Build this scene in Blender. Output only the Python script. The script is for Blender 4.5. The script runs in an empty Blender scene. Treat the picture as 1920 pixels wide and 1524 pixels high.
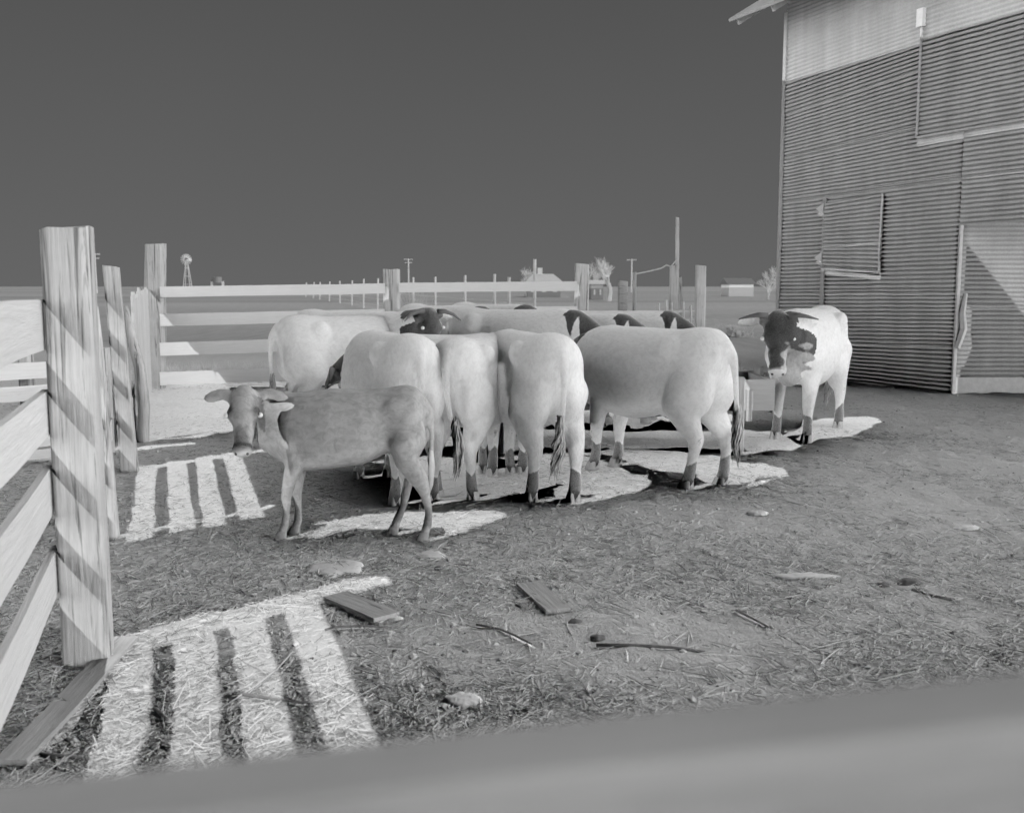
import bpy, bmesh, math, random
import numpy as np
from mathutils import Vector, Matrix, noise as mnoise

random.seed(7); rng = np.random.default_rng(7)
S = bpy.context.scene
COL = S.collection
R = math.radians

# ------------------------------------------------------------------ camera, sky, sun, exposure
CAM_H, PITCH, FPX = 1.57, R(6.75), 1900.0
cd = bpy.data.cameras.new('camera'); cam = bpy.data.objects.new('camera', cd); COL.objects.link(cam)
cam.location = (0, 0, CAM_H); cam.rotation_euler = (R(90) - PITCH, 0, 0)
cd.sensor_fit = 'HORIZONTAL'; cd.sensor_width = 36; cd.lens = 36 * FPX / 1920
cd.clip_start = 0.05; cd.clip_end = 9000
cd.dof.use_dof = True; cd.dof.focus_distance = 7.5
cd.dof.aperture_fstop = (cd.lens / 1000) / 0.0100
S.camera = cam

# The photograph is a film NEGATIVE: direct sun lowers the tone of what it reaches and shade is bright.
# A sky that is bright overhead and behind, dark grey low in front, plus one subtractive sun reproduces that in 3D.
SUN_E, SKY_BRIGHT, SKY_BEHIND = -3.2, 1.24, 1.24
w = bpy.data.worlds.new("World"); S.world = w; w.use_nodes = True
nt = w.node_tree; nt.nodes.clear()
def wn(t, **k):
    n = nt.nodes.new(t)
    for a, b in k.items(): setattr(n, a, b)
    return n
out = wn('ShaderNodeOutputWorld'); bg = wn('ShaderNodeBackground'); nt.links.new(bg.outputs[0], out.inputs[0])
tc = wn('ShaderNodeTexCoord'); sep = wn('ShaderNodeSeparateXYZ'); nt.links.new(tc.outputs['Generated'], sep.inputs[0])
def math_n(op, a, b=None, clamp=False):
    n = wn('ShaderNodeMath', operation=op, use_clamp=clamp)
    for i, v in enumerate((a, b)):
        if v is None: continue
        if isinstance(v, (int, float)): n.inputs[i].default_value = v
        else: nt.links.new(v, n.inputs[i])
    return n.outputs[0]
mz = wn('ShaderNodeMapRange', interpolation_type='SMOOTHSTEP'); nt.links.new(sep.outputs['Z'], mz.inputs[0])
mz.inputs[1].default_value = 0.29; mz.inputs[2].default_value = 0.38
my = wn('ShaderNodeMapRange', interpolation_type='SMOOTHSTEP'); nt.links.new(sep.outputs['Y'], my.inputs[0])
my.inputs[1].default_value = 0.78; my.inputs[2].default_value = 0.35
br = math_n('MAXIMUM', mz.outputs[0], my.outputs[0])
low = wn('ShaderNodeMapRange'); nt.links.new(sep.outputs['Z'], low.inputs[0])
low.inputs[1].default_value = 0.0; low.inputs[2].default_value = 0.30
low.inputs[3].default_value = 0.130; low.inputs[4].default_value = 0.082
nz = wn('ShaderNodeTexNoise'); nz.inputs['Scale'].default_value = 2.6; nz.inputs['Detail'].default_value = 6
nt.links.new(tc.outputs['Generated'], nz.inputs['Vector'])
nv = math_n('MULTIPLY_ADD', nz.outputs[0], 0.10); nt.nodes[-1].inputs[2].default_value = 0.95
dark = math_n('MULTIPLY', low.outputs[0], nv)
mixn = wn('ShaderNodeMix', data_type='FLOAT'); nt.links.new(br, mixn.inputs[0]); nt.links.new(dark, mixn.inputs[2])
bk = wn('ShaderNodeMapRange', interpolation_type='SMOOTHSTEP'); nt.links.new(sep.outputs['Y'], bk.inputs[0]); bk.inputs[1].default_value = 0.30; bk.inputs[2].default_value = -0.5
lowz = wn('ShaderNodeMapRange', interpolation_type='SMOOTHSTEP'); nt.links.new(sep.outputs['Z'], lowz.inputs[0]); lowz.inputs[1].default_value = 0.75; lowz.inputs[2].default_value = 0.15
bb = math_n('MULTIPLY', math_n('MULTIPLY', bk.outputs[0], lowz.outputs[0]), SKY_BEHIND)
nt.links.new(math_n('ADD', bb, SKY_BRIGHT), mixn.inputs[3])
nt.links.new(mixn.outputs[0], bg.inputs[0])

sl = bpy.data.lights.new('sun', 'SUN'); sl.energy = SUN_E; sl.angle = R(0.5)
sun = bpy.data.objects.new('sun', sl); COL.objects.link(sun)
TRAVEL = Vector((0.67, 0.745, -1.165)).normalized()
sun.rotation_euler = TRAVEL.to_track_quat('-Z', 'Y').to_euler(); sun.location = (-6, -6, 9)
S.view_settings.view_transform = 'Standard'; S.view_settings.look = 'None'
S.view_settings.exposure = 0.0; S.view_settings.gamma = 1.0
S.render.engine = 'CYCLES'
S.cycles.max_bounces = 7; S.cycles.diffuse_bounces = 4; S.cycles.use_denoising = True; S.cycles.use_light_tree = False

# ------------------------------------------------------------------ measuring helpers
def ray(px, py):
    u = (px - 960) / FPX; v = (762 - py) / FPX
    return Vector((u, math.cos(PITCH) + v * math.sin(PITCH), -math.sin(PITCH) + v * math.cos(PITCH)))
def G(px, py, z=0.0):
    d = ray(px, py); t = (z - CAM_H) / d.z
    return Vector((d.x * t, d.y * t, z))
def W(px, py, Y):
    d = ray(px, py); t = Y / d.y
    return Vector((d.x * t, Y, CAM_H + d.z * t))

# ------------------------------------------------------------------ object helpers
def empty(name, loc=(0, 0, 0), rz=0.0, label=None, cat=None, group=None):
    o = bpy.data.objects.new(name, None); COL.objects.link(o); o.empty_display_size = 0.1
    o.location = loc; o.rotation_euler = (0, 0, rz)
    tag(o, label, cat, group); return o
def tag(o, label=None, cat=None, group=None, kind=None):
    if label: o['label'] = label
    if cat: o['category'] = cat
    if group: o['group'] = group
    if kind: o['kind'] = kind
    return o
def mesh_obj(name, me, mat, parent=None, smooth=False):
    o = bpy.data.objects.new(name, me); COL.objects.link(o)
    if parent is not None: o.parent = parent
    for m in (mat if isinstance(mat, (list, tuple)) else [mat]): me.materials.append(m)
    if smooth: me.polygons.foreach_set('use_smooth', [True] * len(me.polygons))
    return o
def from_bm(name, bm, mat, parent=None, smooth=False):
    bmesh.ops.recalc_face_normals(bm, faces=bm.faces)
    me = bpy.data.meshes.new(name); bm.to_mesh(me); bm.free()
    return mesh_obj(name, me, mat, parent, smooth)
def bm_box(bm, c, s, rot=None, bevel=0.0):
    g = bmesh.ops.create_cube(bm, size=1.0)
    M = Matrix.Translation(c) @ (rot.to_4x4() if rot else Matrix.Identity(4)) @ Matrix.Diagonal((*s, 1))
    bmesh.ops.transform(bm, matrix=M, verts=g['verts'])
    if bevel > 0:
        es = list({e for v in g['verts'] for e in v.link_edges})
        bmesh.ops.bevel(bm, geom=es, offset=bevel, segments=2, affect='EDGES')
def tube(bm, pts, rad, n=8, cap=True):
    pts = [Vector(p) for p in pts]; rings = []
    up0 = None
    for i, p in enumerate(pts):
        d = (pts[min(i + 1, len(pts) - 1)] - pts[max(i - 1, 0)]).normalized()
        if up0 is None:
            a = Vector((0, 0, 1)) if abs(d.z) < 0.9 else Vector((1, 0, 0))
        else: a = up0
        x = d.cross(a).normalized(); y = x.cross(d).normalized(); up0 = y
        r = rad[i] if isinstance(rad, (list, tuple)) else rad
        rings.append([bm.verts.new(p + (x * math.cos(2 * math.pi * k / n) + y * math.sin(2 * math.pi * k / n)) * r) for k in range(n)])
    for a, b in zip(rings, rings[1:]):
        for k in range(n): bm.faces.new((a[k], a[(k + 1) % n], b[(k + 1) % n], b[k]))
    if cap:
        bm.faces.new(rings[0][::-1]); bm.faces.new(rings[-1])

# ------------------------------------------------------------------ materials
class MT:
    def __init__(s, name):
        s.m = bpy.data.materials.new(name); s.m.use_nodes = True; s.t = s.m.node_tree
        s.b = s.t.nodes['Principled BSDF']; s.b.inputs['Roughness'].default_value = 0.9
        s.b.inputs['Specular IOR Level'].default_value = 0.1
        s.tc = s.t.nodes.new('ShaderNodeTexCoord')
    def n(s, t, ins=None, **k):
        x = s.t.nodes.new(t)
        for a, b in k.items(): setattr(x, a, b)
        for a, b in (ins or {}).items():
            if hasattr(b, 'links'): s.t.links.new(b, x.inputs[a])
            else: x.inputs[a].default_value = b
        return x
    def noise(s, scale, detail=4, rough=.6, stretch=None, coord='Object', dist=0.0):
        v = s.tc.outputs[coord]
        if stretch: v = s.n('ShaderNodeMapping', {'Vector': v, 'Scale': stretch}).outputs[0]
        return s.n('ShaderNodeTexNoise', {'Vector': v, 'Scale': scale, 'Detail': detail, 'Roughness': rough, 'Distortion': dist}).outputs[0]
    def ramp(s, fac, stops):
        r = s.n('ShaderNodeValToRGB', {'Fac': fac}); e = r.color_ramp.elements
        while len(e) < len(stops): e.new(0.5)
        for x, (p, v) in zip(e, stops): x.position = p; x.color = (v, v, v, 1)
        return r.outputs[0]
    def mix(s, f, a, b, mode='MIX'):
        x = s.n('ShaderNodeMix', data_type='RGBA', blend_type=mode)
        for i, v in ((0, f), (6, a), (7, b)):
            if hasattr(v, 'links'): s.t.links.new(v, x.inputs[i])
            elif i == 0: x.inputs[i].default_value = v
            else: x.inputs[i].default_value = (v, v, v, 1)
        return x.outputs[2]
    def bump(s, h, strength=.5, dist=.01, prev=None):
        x = s.n('ShaderNodeBump', {'Height': h, 'Strength': strength, 'Distance': dist})
        if prev is not None: s.t.links.new(prev, x.inputs['Normal'])
        return x.outputs[0]
    def col(s, c): s.t.links.new(c, s.b.inputs['Base Color'])
    def nrm(s, c): s.t.links.new(c, s.b.inputs['Normal'])

def plain(name, v, rough=.85, spec=.1, var=.12, scale=14, bump=.3):
    a = MT(name); n = a.noise(scale)
    a.col(a.ramp(n, [(.25, v * (1 - var)), (.75, min(.97, v * (1 + var)))])); a.b.inputs['Roughness'].default_value = rough
    a.b.inputs['Specular IOR Level'].default_value = spec
    a.nrm(a.bump(a.noise(scale * 3), bump, .01)); return a.m

def ground_mat():
    a = MT('yard_dirt')
    big = a.noise(.35, 4); mid = a.noise(6, 6, .7); fine = a.noise(60, 5, .75)
    st = a.noise(28, 4, .7, (1, .35, 1), dist=1.2)
    c = a.ramp(mid, [(.3, .52), (.7, .80)])
    c = a.mix(.55, c, a.ramp(fine, [(.36, .42), (.62, .97)]), 'MIX')
    c = a.mix(.35, c, a.ramp(st, [(.40, .45), (.6, .97)]))
    c = a.mix(.5, c, a.ramp(big, [(.35, .72), (.65, .92)]))
    sp = a.n('ShaderNodeSeparateXYZ', {'Vector': a.tc.outputs['Object']})
    far = a.n('ShaderNodeMapRange', {0: sp.outputs['Y'], 1: 16.0, 2: 30.0}).outputs[0]
    fld = a.noise(1.2, 6, .7, (3, .3, 1))
    band = a.noise(.02, 3, .5, (.15, 1, 1))
    fc = a.mix(.5, a.ramp(fld, [(.3, .28), (.7, .55)]), a.ramp(band, [(.4, .30), (.6, .58)]))
    a.col(a.mix(far, c, fc))
    vo = a.n('ShaderNodeTexVoronoi', {'Vector': a.tc.outputs['Object'], 'Scale': 5.5, 'Randomness': 1.0}).outputs['Distance']
    dent = a.ramp(vo, [(.10, 0), (.30, 1)])
    b = a.bump(dent, .35, .03); b = a.bump(a.noise(9, 6, .7), .65, .05, b)
    b = a.bump(a.noise(55, 5, .8), .9, .014, b)
    b = a.bump(st, .6, .012, b)
    a.nrm(b); return a.m

def wood_mat(name, lo=.6, hi=.86, axis='x', crack=.30):
    a = MT(name); s = {'x': (.06, 1, 1), 'z': (1, 1, .05)}[axis]
    info = a.n('ShaderNodeObjectInfo')
    v = a.n('ShaderNodeVectorMath', {0: a.tc.outputs['Object'], 1: (0, 0, 0)}, operation='ADD')
    cmb = a.n('ShaderNodeMath', {0: info.outputs['Random'], 1: 37.0}, operation='MULTIPLY')
    a.t.links.new(cmb.outputs[0], v.inputs[1])
    mp = a.n('ShaderNodeMapping', {'Vector': v.outputs[0], 'Scale': s}).outputs[0]
    g = a.n('ShaderNodeTexNoise', {'Vector': mp, 'Scale': 60.0, 'Detail': 5.0, 'Roughness': .7, 'Distortion': .4}).outputs[0]
    g2 = a.n('ShaderNodeTexNoise', {'Vector': mp, 'Scale': 22.0, 'Detail': 5.0, 'Roughness': .65, 'Distortion': .8}).outputs[0]
    bl = a.noise(3, 4)
    c = a.mix(.5, a.ramp(g, [(.32, lo), (.62, hi)]), a.ramp(bl, [(.3, lo * 1.1), (.7, hi)]))
    c = a.mix(a.ramp(g2, [(crack, 1.0), (crack + .10, 0.0)]), c, .22 if crack > .3 else .40)
    rv = a.n('ShaderNodeMapRange', {0: info.outputs['Random'], 3: .88, 4: 1.0}).outputs[0]
    a.col(a.mix(1.0, c, a.n('ShaderNodeCombineColor', {0: rv, 1: rv, 2: rv}).outputs[0], 'MULTIPLY'))
    a.nrm(a.bump(g2, .5, .012, a.bump(g, .6, .006))); return a.m

def coat_mat(name, coat=(.80, .95), patch=(.05, .18), nose=.9, sss=1.0, sdist=.5, hair=46, growth=.45, sharp=True):
    """short hair: diffuse under-coat with a glossy outer coat; 'patch' attribute carries the markings, with shade toned into the brisket"""
    a = MT(name)
    at = a.n('ShaderNodeAttribute', attribute_name='patch'); sp = a.n('ShaderNodeSeparateColor', {0: at.outputs['Color']})
    hr = a.noise(hair, 5, .7, (.35, 1, .5), dist=.6); bl = a.noise(4.5, 4, .6); curl = a.noise(70, 3, .7, dist=2.5)
    c = a.mix(.35, a.ramp(hr, [(.34, coat[0] * .82), (.6, coat[1])]), a.ramp(bl, [(.3, coat[0] * .94), (.7, coat[1])]))
    brk = a.n('ShaderNodeMath', {0: a.noise(26, 3), 1: .5}, operation='MULTIPLY_ADD'); brk.inputs[2].default_value = -.25
    pf = a.n('ShaderNodeMath', {0: sp.outputs[0], 1: brk.outputs[0]}, operation='ADD').outputs[0]
    pf = a.ramp(pf, [(.42, 0), (.58, 1)] if sharp else [(.12, 0), (.80, 1)])
    c = a.mix(pf, c, a.ramp(curl, [(.35, patch[0]), (.7, patch[1])]))
    c = a.mix(a.ramp(a.n('ShaderNodeMath', {0: sp.outputs[2], 1: brk.outputs[0]}, operation='ADD').outputs[0], [(.40, 0), (.62, 1)]), c, a.ramp(hr, [(.3, .34), (.7, .52)]))  # brisket white is lighter than the other patches: its shade is put into the colour
    c = a.mix(sp.outputs[1], c, nose)
    b = a.bump(bl, .35, .03); b = a.bump(hr, growth, .02, b)
    b = a.bump(curl, .25, .01, b)
    a.col(c); a.nrm(b)
    a.b.subsurface_method = 'RANDOM_WALK' if hasattr(a.b, 'subsurface_method') else None
    a.b.inputs['Subsurface Weight'].default_value = sss; a.b.inputs['Subsurface Radius'].default_value = (1, 1, 1); a.b.inputs['Subsurface Scale'].default_value = sdist
    a.b.inputs['Specular IOR Level'].default_value = 0.0; return a.m

def metal_sheet_mat(nm='corrugated_iron', f_=1.0):
    a = MT(nm)
    n = a.noise(2.5, 5, .6); st = a.noise(3, 4, .6, (1, 1, .12)); f = a.noise(40, 3)
    c = a.mix(.5, a.ramp(n, [(.3, .42 * f_), (.7, .60 * f_)]), a.ramp(st, [(.35, .36 * f_), (.65, .62 * f_)]))
    c = a.mix(.2, c, a.ramp(f, [(.3, .5), (.7, .85)]))
    a.col(c); a.b.inputs['Roughness'].default_value = .65; a.b.inputs['Specular IOR Level'].default_value = .2
    a.nrm(a.bump(n, .12, .02)); return a.m

def straw_mat():
    a = MT('straw'); at = a.n('ShaderNodeAttribute', attribute_name='tone')
    a.col(a.ramp(at.outputs['Fac'], [(0, .10), (1, .97)])); return a.m

M_GROUND = ground_mat()
M_RAIL = wood_mat('weathered_board', .84, .97, 'x', .22)
M_RAILZ = wood_mat('weathered_upright_board', .68, .88, 'z', .22)
M_POST = wood_mat('split_post_wood', .46, .80, 'z', .36)
M_PLANK = wood_mat('grey_ground_plank', .36, .60, 'x', .32)
M_TROUGH = wood_mat('trough_board', .62, .78, 'x', .2)
M_COAT = coat_mat('dark_red_coat', coat=(.93, .99))
M_CALF = coat_mat('fawn_calf_coat', coat=(.42, .58), sss=.0, sdist=.05, sharp=False, hair=34, growth=.3)
M_HORN = plain('horn', .16, .5, .3)
M_HOOF = plain('hoof', .42, .6, .2, .25, 30)
M_EYE = plain('eye', .95, .3, .5, .02)
M_SWITCH = None
M_METAL = metal_sheet_mat(); M_METAL2 = metal_sheet_mat('darkened_corrugated_iron', .62)  # second sheet: same iron, colour darkened to cancel stronger sky light under the overhang
M_STRAW = straw_mat()
M_TRIM = plain('barn_trim', .62, .8)
M_FARW = plain('far_wood', .78, .9, .05, .12)
M_ROOFM = plain('shingle_roof', .9, .9, .05, .1, 5)

# ------------------------------------------------------------------ ground
def gz(x, y):
    if y > 40 or abs(x) > 30: return 0.0
    f = 1.0 if y < 20 else max(0, (40 - y) / 20)
    return f * (0.026 * mnoise.noise((x * 1.1, y * 1.1, 0)) + 0.020 * mnoise.noise((x * 4.5, y * 4.5, 3)) + .006 * mnoise.noise((x * 13, y * 13, 5)))
def spread(lo, hi, d0, near0, near1, k=1.22):
    a = list(np.arange(near0, near1, d0)); s = d0; x = near1
    while x < hi: a.append(x); s *= k; x += s
    a.append(hi); s = d0; x = near0
    pre = []
    while x > lo: s *= k; x -= s; pre.append(max(x, lo))
    return sorted(set(pre + a))
xs = spread(-3500, 3500, .075, -7, 8.5); ys = spread(-40, 7000, .075, 2.0, 13.5, 1.1)
vs = [(x, y, gz(x, y)) for y in ys for x in xs]
nx = len(xs); fs = [(j * nx + i, j * nx + i + 1, (j + 1) * nx + i + 1, (j + 1) * nx + i) for j in range(len(ys) - 1) for i in range(nx - 1)]
me = bpy.data.meshes.new('ground'); me.from_pydata(vs, [], fs)
g = mesh_obj('ground', me, M_GROUND, smooth=True); tag(g, kind='structure')

# ------------------------------------------------------------------ barn of corrugated iron
def corr_panel(bm, p0, p1, zb0, zb1, zt0, zt1, nrm, pitch=.068, amp=.0085, off=0.0, seg=14, warp=.0, seed=0):
    """horizontal ribs between two plan points; z may differ at each end"""
    p0 = Vector(p0); p1 = Vector(p1); nrm = Vector(nrm)
    rows = max(2, int(round((max(zt0 - zb0, zt1 - zb1)) / pitch * 8)))
    grid = []
    for r in range(rows + 1):
        f = r / rows; row = []
        for c in range(seg + 1):
            u = c / seg
            zb = zb0 + (zb1 - zb0) * u; zt = zt0 + (zt1 - zt0) * u
            z = zb + (zt - zb) * f
            ph = r / 8 * 2 * math.pi
            o = off + amp * math.cos(ph) + warp * mnoise.noise((u * 5 + seed, z * 1.7, seed))
            q = p0 + (p1 - p0) * u + nrm * o
            row.append(bm.verts.new((q.x, q.y, z + .006 * mnoise.noise((u * 9, seed, f * 2)))))
        grid.append(row)
    for a, b in zip(grid, grid[1:]):
        for c in range(seg): bm.faces.new((a[c], a[c + 1], b[c + 1], b[c]))
def corr(name, parent, *a, mat=None, **k):
    bm = bmesh.new(); corr_panel(bm, *a, **k); o = from_bm(name, bm, mat or M_METAL, parent, True)
    md = o.modifiers.new('thick', 'SOLIDIFY'); md.thickness = .003; md.offset = 0
    return o

BC = G(1785, 738); BC.z = 0                                   # near corner of the wall
D = Vector((-.4526, 1, 0)).normalized(); N = Vector((-D.y, D.x, 0))   # along the wall (away), and out of it
if N.y > 0: N = -N
WL = 3.96
BL = BC + D * WL                                                # far corner
BR = BC - D * 3.4                                               # upper wall carries on over the doorway
barn = empty('barn', (0, 0, 0), 0, 'tall corrugated iron barn with a hinged shutter at the right edge of the yard', 'barn')
zl = [.02, .56, 1.43, 3.08, 3.80, 4.60, 6.60]                    # course edges at the far end
zr = [.0, .70, 1.46, 3.12, 3.96, 4.86, 6.60]                     # and at the near corner
for i in range(len(zl) - 1):
    a0, a1 = zl[i], zl[i + 1] + (.05 if i < 5 else 0)
    b0, b1 = zr[i], zr[i + 1] + (.05 if i < 5 else 0)
    corr('wall_sheet', barn, BL, BC, a0, b0, a1, b1, N, off=.006 * (i % 2) + .003 * i, warp=.022 if i == 1 else .004, seed=i * 3.1, seg=40)
for i, (a, b) in enumerate(((2.46, 3.17), (3.12, 4.02), (3.96, 6.60))):
    corr('wall_sheet', barn, BC - D * .0, BR, a, a, b, b, N, off=.02 + .005 * i, seed=20 + i, seg=16)
FX = Vector((1, .0, 0))                                        # wall under the overhang, square to the yard
FB = BC + Vector((.03, .12, 0))
corr('wall_sheet', barn, FB, FB + FX * 4.2, .24, .24, 1.35, 1.35, (0, -1, 0), mat=M_METAL2, off=0.0, warp=.02, seed=31, seg=30)
corr('wall_sheet', barn, FB, FB + FX * 4.2, 1.30, 1.30, 2.60, 2.60, (0, -1, 0), mat=M_METAL2, off=.012, warp=.008, seed=37, seg=30)
bm = bmesh.new(); bm_box(bm, FB + Vector((2.1, .06, .115)), (4.2, .26, .25)); from_bm('foundation', bm, plain('concrete', .7, .9), barn)
# body of the building behind the sheets (far gable and back)
BK = Vector((-N.x, -N.y, 0))
bm = bmesh.new()
a, b, c_, d_ = BL + BK * .02 + D * .0, BL + BK * 7.0, BR + BK * 7.0, BR + BK * .02
def wallquad(bm, p, q, z0, z1):
    vv = [bm.verts.new((p.x, p.y, z0)), bm.verts.new((q.x, q.y, z0)), bm.verts.new((q.x, q.y, z1)), bm.verts.new((p.x, p.y, z1))]; bm.faces.new(vv)
wallquad(bm, a, b, 0, 6.34)
mid = (a + b) / 2; vv = [bm.verts.new((a.x, a.y, 6.34)), bm.verts.new((b.x, b.y, 6.34)), bm.verts.new((mid.x, mid.y, 8.7))]; bm.faces.new(vv)
wallquad(bm, b, c_, 0, 6.34)
o = from_bm('gable_wall', bm, M_METAL, barn); md = o.modifiers.new('thick', 'SOLIDIFY'); md.thickness = .02
# corner boards
bm = bmesh.new(); q = BL + D * .03; bm_box(bm, (q.x + N.x * .01, q.y + N.y * .01, 3.17), (.07, .07, 6.34), Matrix.Rotation(math.atan2(D.y, D.x), 3, 'Z')); from_bm('corner_board', bm, M_TRIM, barn)
bm = bmesh.new(); q = BC - D * .012 + N * .0; bm_box(bm, (q.x, q.y, 1.23), (.035, .06, 2.44), Matrix.Rotation(math.atan2(D.y, D.x), 3, 'Z')); from_bm('corner_board', bm, M_TRIM, barn)
# dented jamb board by the doorway
bm = bmesh.new(); tube(bm, [BC + Vector((.02, -.03, .68)), BC + Vector((.10, -.03, .95)), BC + Vector((.07, -.04, 1.2)), BC + Vector((.11, -.03, 1.47))], [.05, .06, .05, .03], 6); from_bm('door_jamb', bm, M_TRIM, barn)
# roof: eave overhangs the wall
OV = .86
bm = bmesh.new()
e0 = BL + D * .55 + N * OV; e1 = BR - D * .5 + N * OV
r0 = BL + D * .55 + BK * 3.5; r1 = BR - D * .5 + BK * 3.5
f0 = BL + D * .55 + BK * 7.8; f1 = BR - D * .5 + BK * 7.8
ze = 6.34 - .12; zr_ = 8.85
P = lambda v, z: bm.verts.new((v.x, v.y, z))
A = [P(e0, ze), P(e1, ze), P(r1, zr_), P(r0, zr_)]; bm.faces.new(A); bm.faces.new([A[3], A[2], P(f1, ze), P(f0, ze)])
ROOF = from_bm('roof', bm, M_METAL, barn); md = ROOF.modifiers.new('thick', 'SOLIDIFY'); md.thickness = .05; md.offset = 1
for k in range(9):
    q0 = BL + D * (.45 - k * .95); bm = bmesh.new()
    s0 = q0 + N * (OV - .05); s1 = q0 + BK * .3
    sl_ = (zr_ - ze) / (3.5 + OV)
    z0 = ze + sl_ * .05 - .08; z1 = ze + sl_ * (OV + .3) - .08
    mid = (s0 + s1) / 2; L = (s1 - s0).length
    rot = Matrix.Rotation(math.atan2((s1 - s0).y, (s1 - s0).x), 3, 'Z') @ Matrix.Rotation(-math.atan2(z1 - z0, L), 3, 'Y')
    bm_box(bm, (mid.x, mid.y, (z0 + z1) / 2), (L * 1.04, .05, .10), rot); from_bm('rafter', bm, M_TRIM, barn)
# shutter hanging a little open
def on_wall(px):                                               # distance along the wall from the near corner for an image column
    k = (px - 960) / FPX; return (k * BC.y - BC.x) / (D.x - k * D.y)
sA, sB = on_wall(1540), on_wall(1648)
pa, pb = BC + D * sA, BC + D * sB
sh = corr('shutter', barn, pa, pb, 1.90, 1.83, 2.96, 3.02, N, off=.045, warp=.01, seed=50, seg=16, pitch=.07)
bm = bmesh.new()
tube(bm, [pb + N * .075 + Vector((0, 0, 1.80)), pb + N * .06 + D * .03 + Vector((0, 0, 2.1)), pb + N * .065 + Vector((0, 0, 3.02))], .014, 6)
tube(bm, [pa + N * .06 + Vector((0, 0, 1.88)), pb + N * .08 + Vector((0, 0, 1.80))], .022, 6)
tube(bm, [pa + N * .06 + Vector((0, 0, 2.24)), pb + N * .06 + Vector((0, 0, 2.27))], .008, 6)
from_bm('shutter_frame', bm, plain('bright_edge', .93, .8), sh)
for z in (2.06, 2.88):
    bm = bmesh.new(); q = pa + D * .05 + N * .07 + Vector((0, 0, z))
    vv = [q + D * .13, q - D * .04 + Vector((0, 0, .085)), q - D * .04 - Vector((0, 0, .085))]
    t1 = [bm.verts.new(v) for v in vv]; t2 = [bm.verts.new(v - N * .02) for v in vv]
    bm.faces.new(t1); bm.faces.new(t2[::-1])
    for i in range(3): bm.faces.new((t1[i], t2[i], t2[(i + 1) % 3], t1[(i + 1) % 3]))
    from_bm('hinge', bm, plain('hinge_iron', .97), sh)
bm = bmesh.new(); q = pa + N * .035; bm_box(bm, (q.x, q.y, 1.95), (.09, .02, 2.2), Matrix.Rotation(math.atan2(D.y, D.x), 3, 'Z')); from_bm('batten', bm, M_METAL, barn)
# high loft door over the near half
sC = on_wall(1708); pc = BC + D * sC; pd = BC - D * 1.9
ld = corr('loft_door', barn, pc, pd, 3.80, 3.80, 5.62, 5.62, N, off=.065, warp=.004, seed=60, seg=16)
bm = bmesh.new()
bm_box(bm, pc + N * .07 + Vector((0, 0, 4.7)), (.03, .05, 1.84), Matrix.Rotation(math.atan2(D.y, D.x), 3, 'Z'))
mm = (pc + pd) / 2; bm_box(bm, mm + N * .075 + Vector((0, 0, 3.79)), ((pd - pc).length, .05, .03), Matrix.Rotation(math.atan2(D.y, D.x), 3, 'Z'))
from_bm('door_frame', bm, plain('bright_edge_b', .8, .8), ld)
bm = bmesh.new(); bm_box(bm, pc + N * .1 + Vector((0, 0, 5.52)), (.12, .07, .26), Matrix.Rotation(math.atan2(D.y, D.x), 3, 'Z')); from_bm('hinge', bm, plain('hinge_iron_b', .9), ld)

# ------------------------------------------------------------------ timber helpers
def rough_post(name, parent, base, top, w, d=None, mat=None, seed=0, rz=0.0, n=10, rnd=.35, depth=.25):
    """hewn post with uneven faces; base/top are world points; parent sits at origin"""
    d = d or w; bm = bmesh.new(); base = Vector(base); top = Vector(top)
    L = (top - base).length; ax = (top - base).normalized(); rings = []
    K = 22; levels = [-depth / L] + [i / K for i in range(K + 1)]
    for li, f in enumerate(levels):
        c = base + (top - base) * f; ring = []
        for k in range(n * 2):
            a = 2 * math.pi * k / (n * 2)
            ca, sa = math.cos(a), math.sin(a)
            e = 2 / (2 + 6 * (1 - rnd))
            x = math.copysign(abs(ca) ** e, ca) * w / 2; y = math.copysign(abs(sa) ** e, sa) * d / 2
            s = 1 + .07 * mnoise.noise((ca * 1.6 + seed, sa * 1.6, f * L * .8)) + .045 * mnoise.noise((ca * 7 + seed, sa * 7, f * L * 1.2 + seed))
            s *= 1 + (.06 * (1 - f))
            xr = x * math.cos(rz) - y * math.sin(rz); yr = x * math.sin(rz) + y * math.cos(rz)
            z = (0.012 * mnoise.noise((ca * 3 + seed, sa * 3, 1)) + .010 * ca * math.sin(seed)) if f == 1 else 0
            ring.append(bm.verts.new(c + Vector((xr * s, yr * s, 0)) + ax * z))
        rings.append(ring)
    m = n * 2
    for a, b in zip(rings, rings[1:]):
        for k in range(m): bm.faces.new((a[k], a[(k + 1) % m], b[(k + 1) % m], b[k]))
    bm.faces.new(rings[0][::-1]); bm.faces.new(rings[-1])
    o = from_bm(name, bm, mat or M_POST, parent)
    return o
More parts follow.
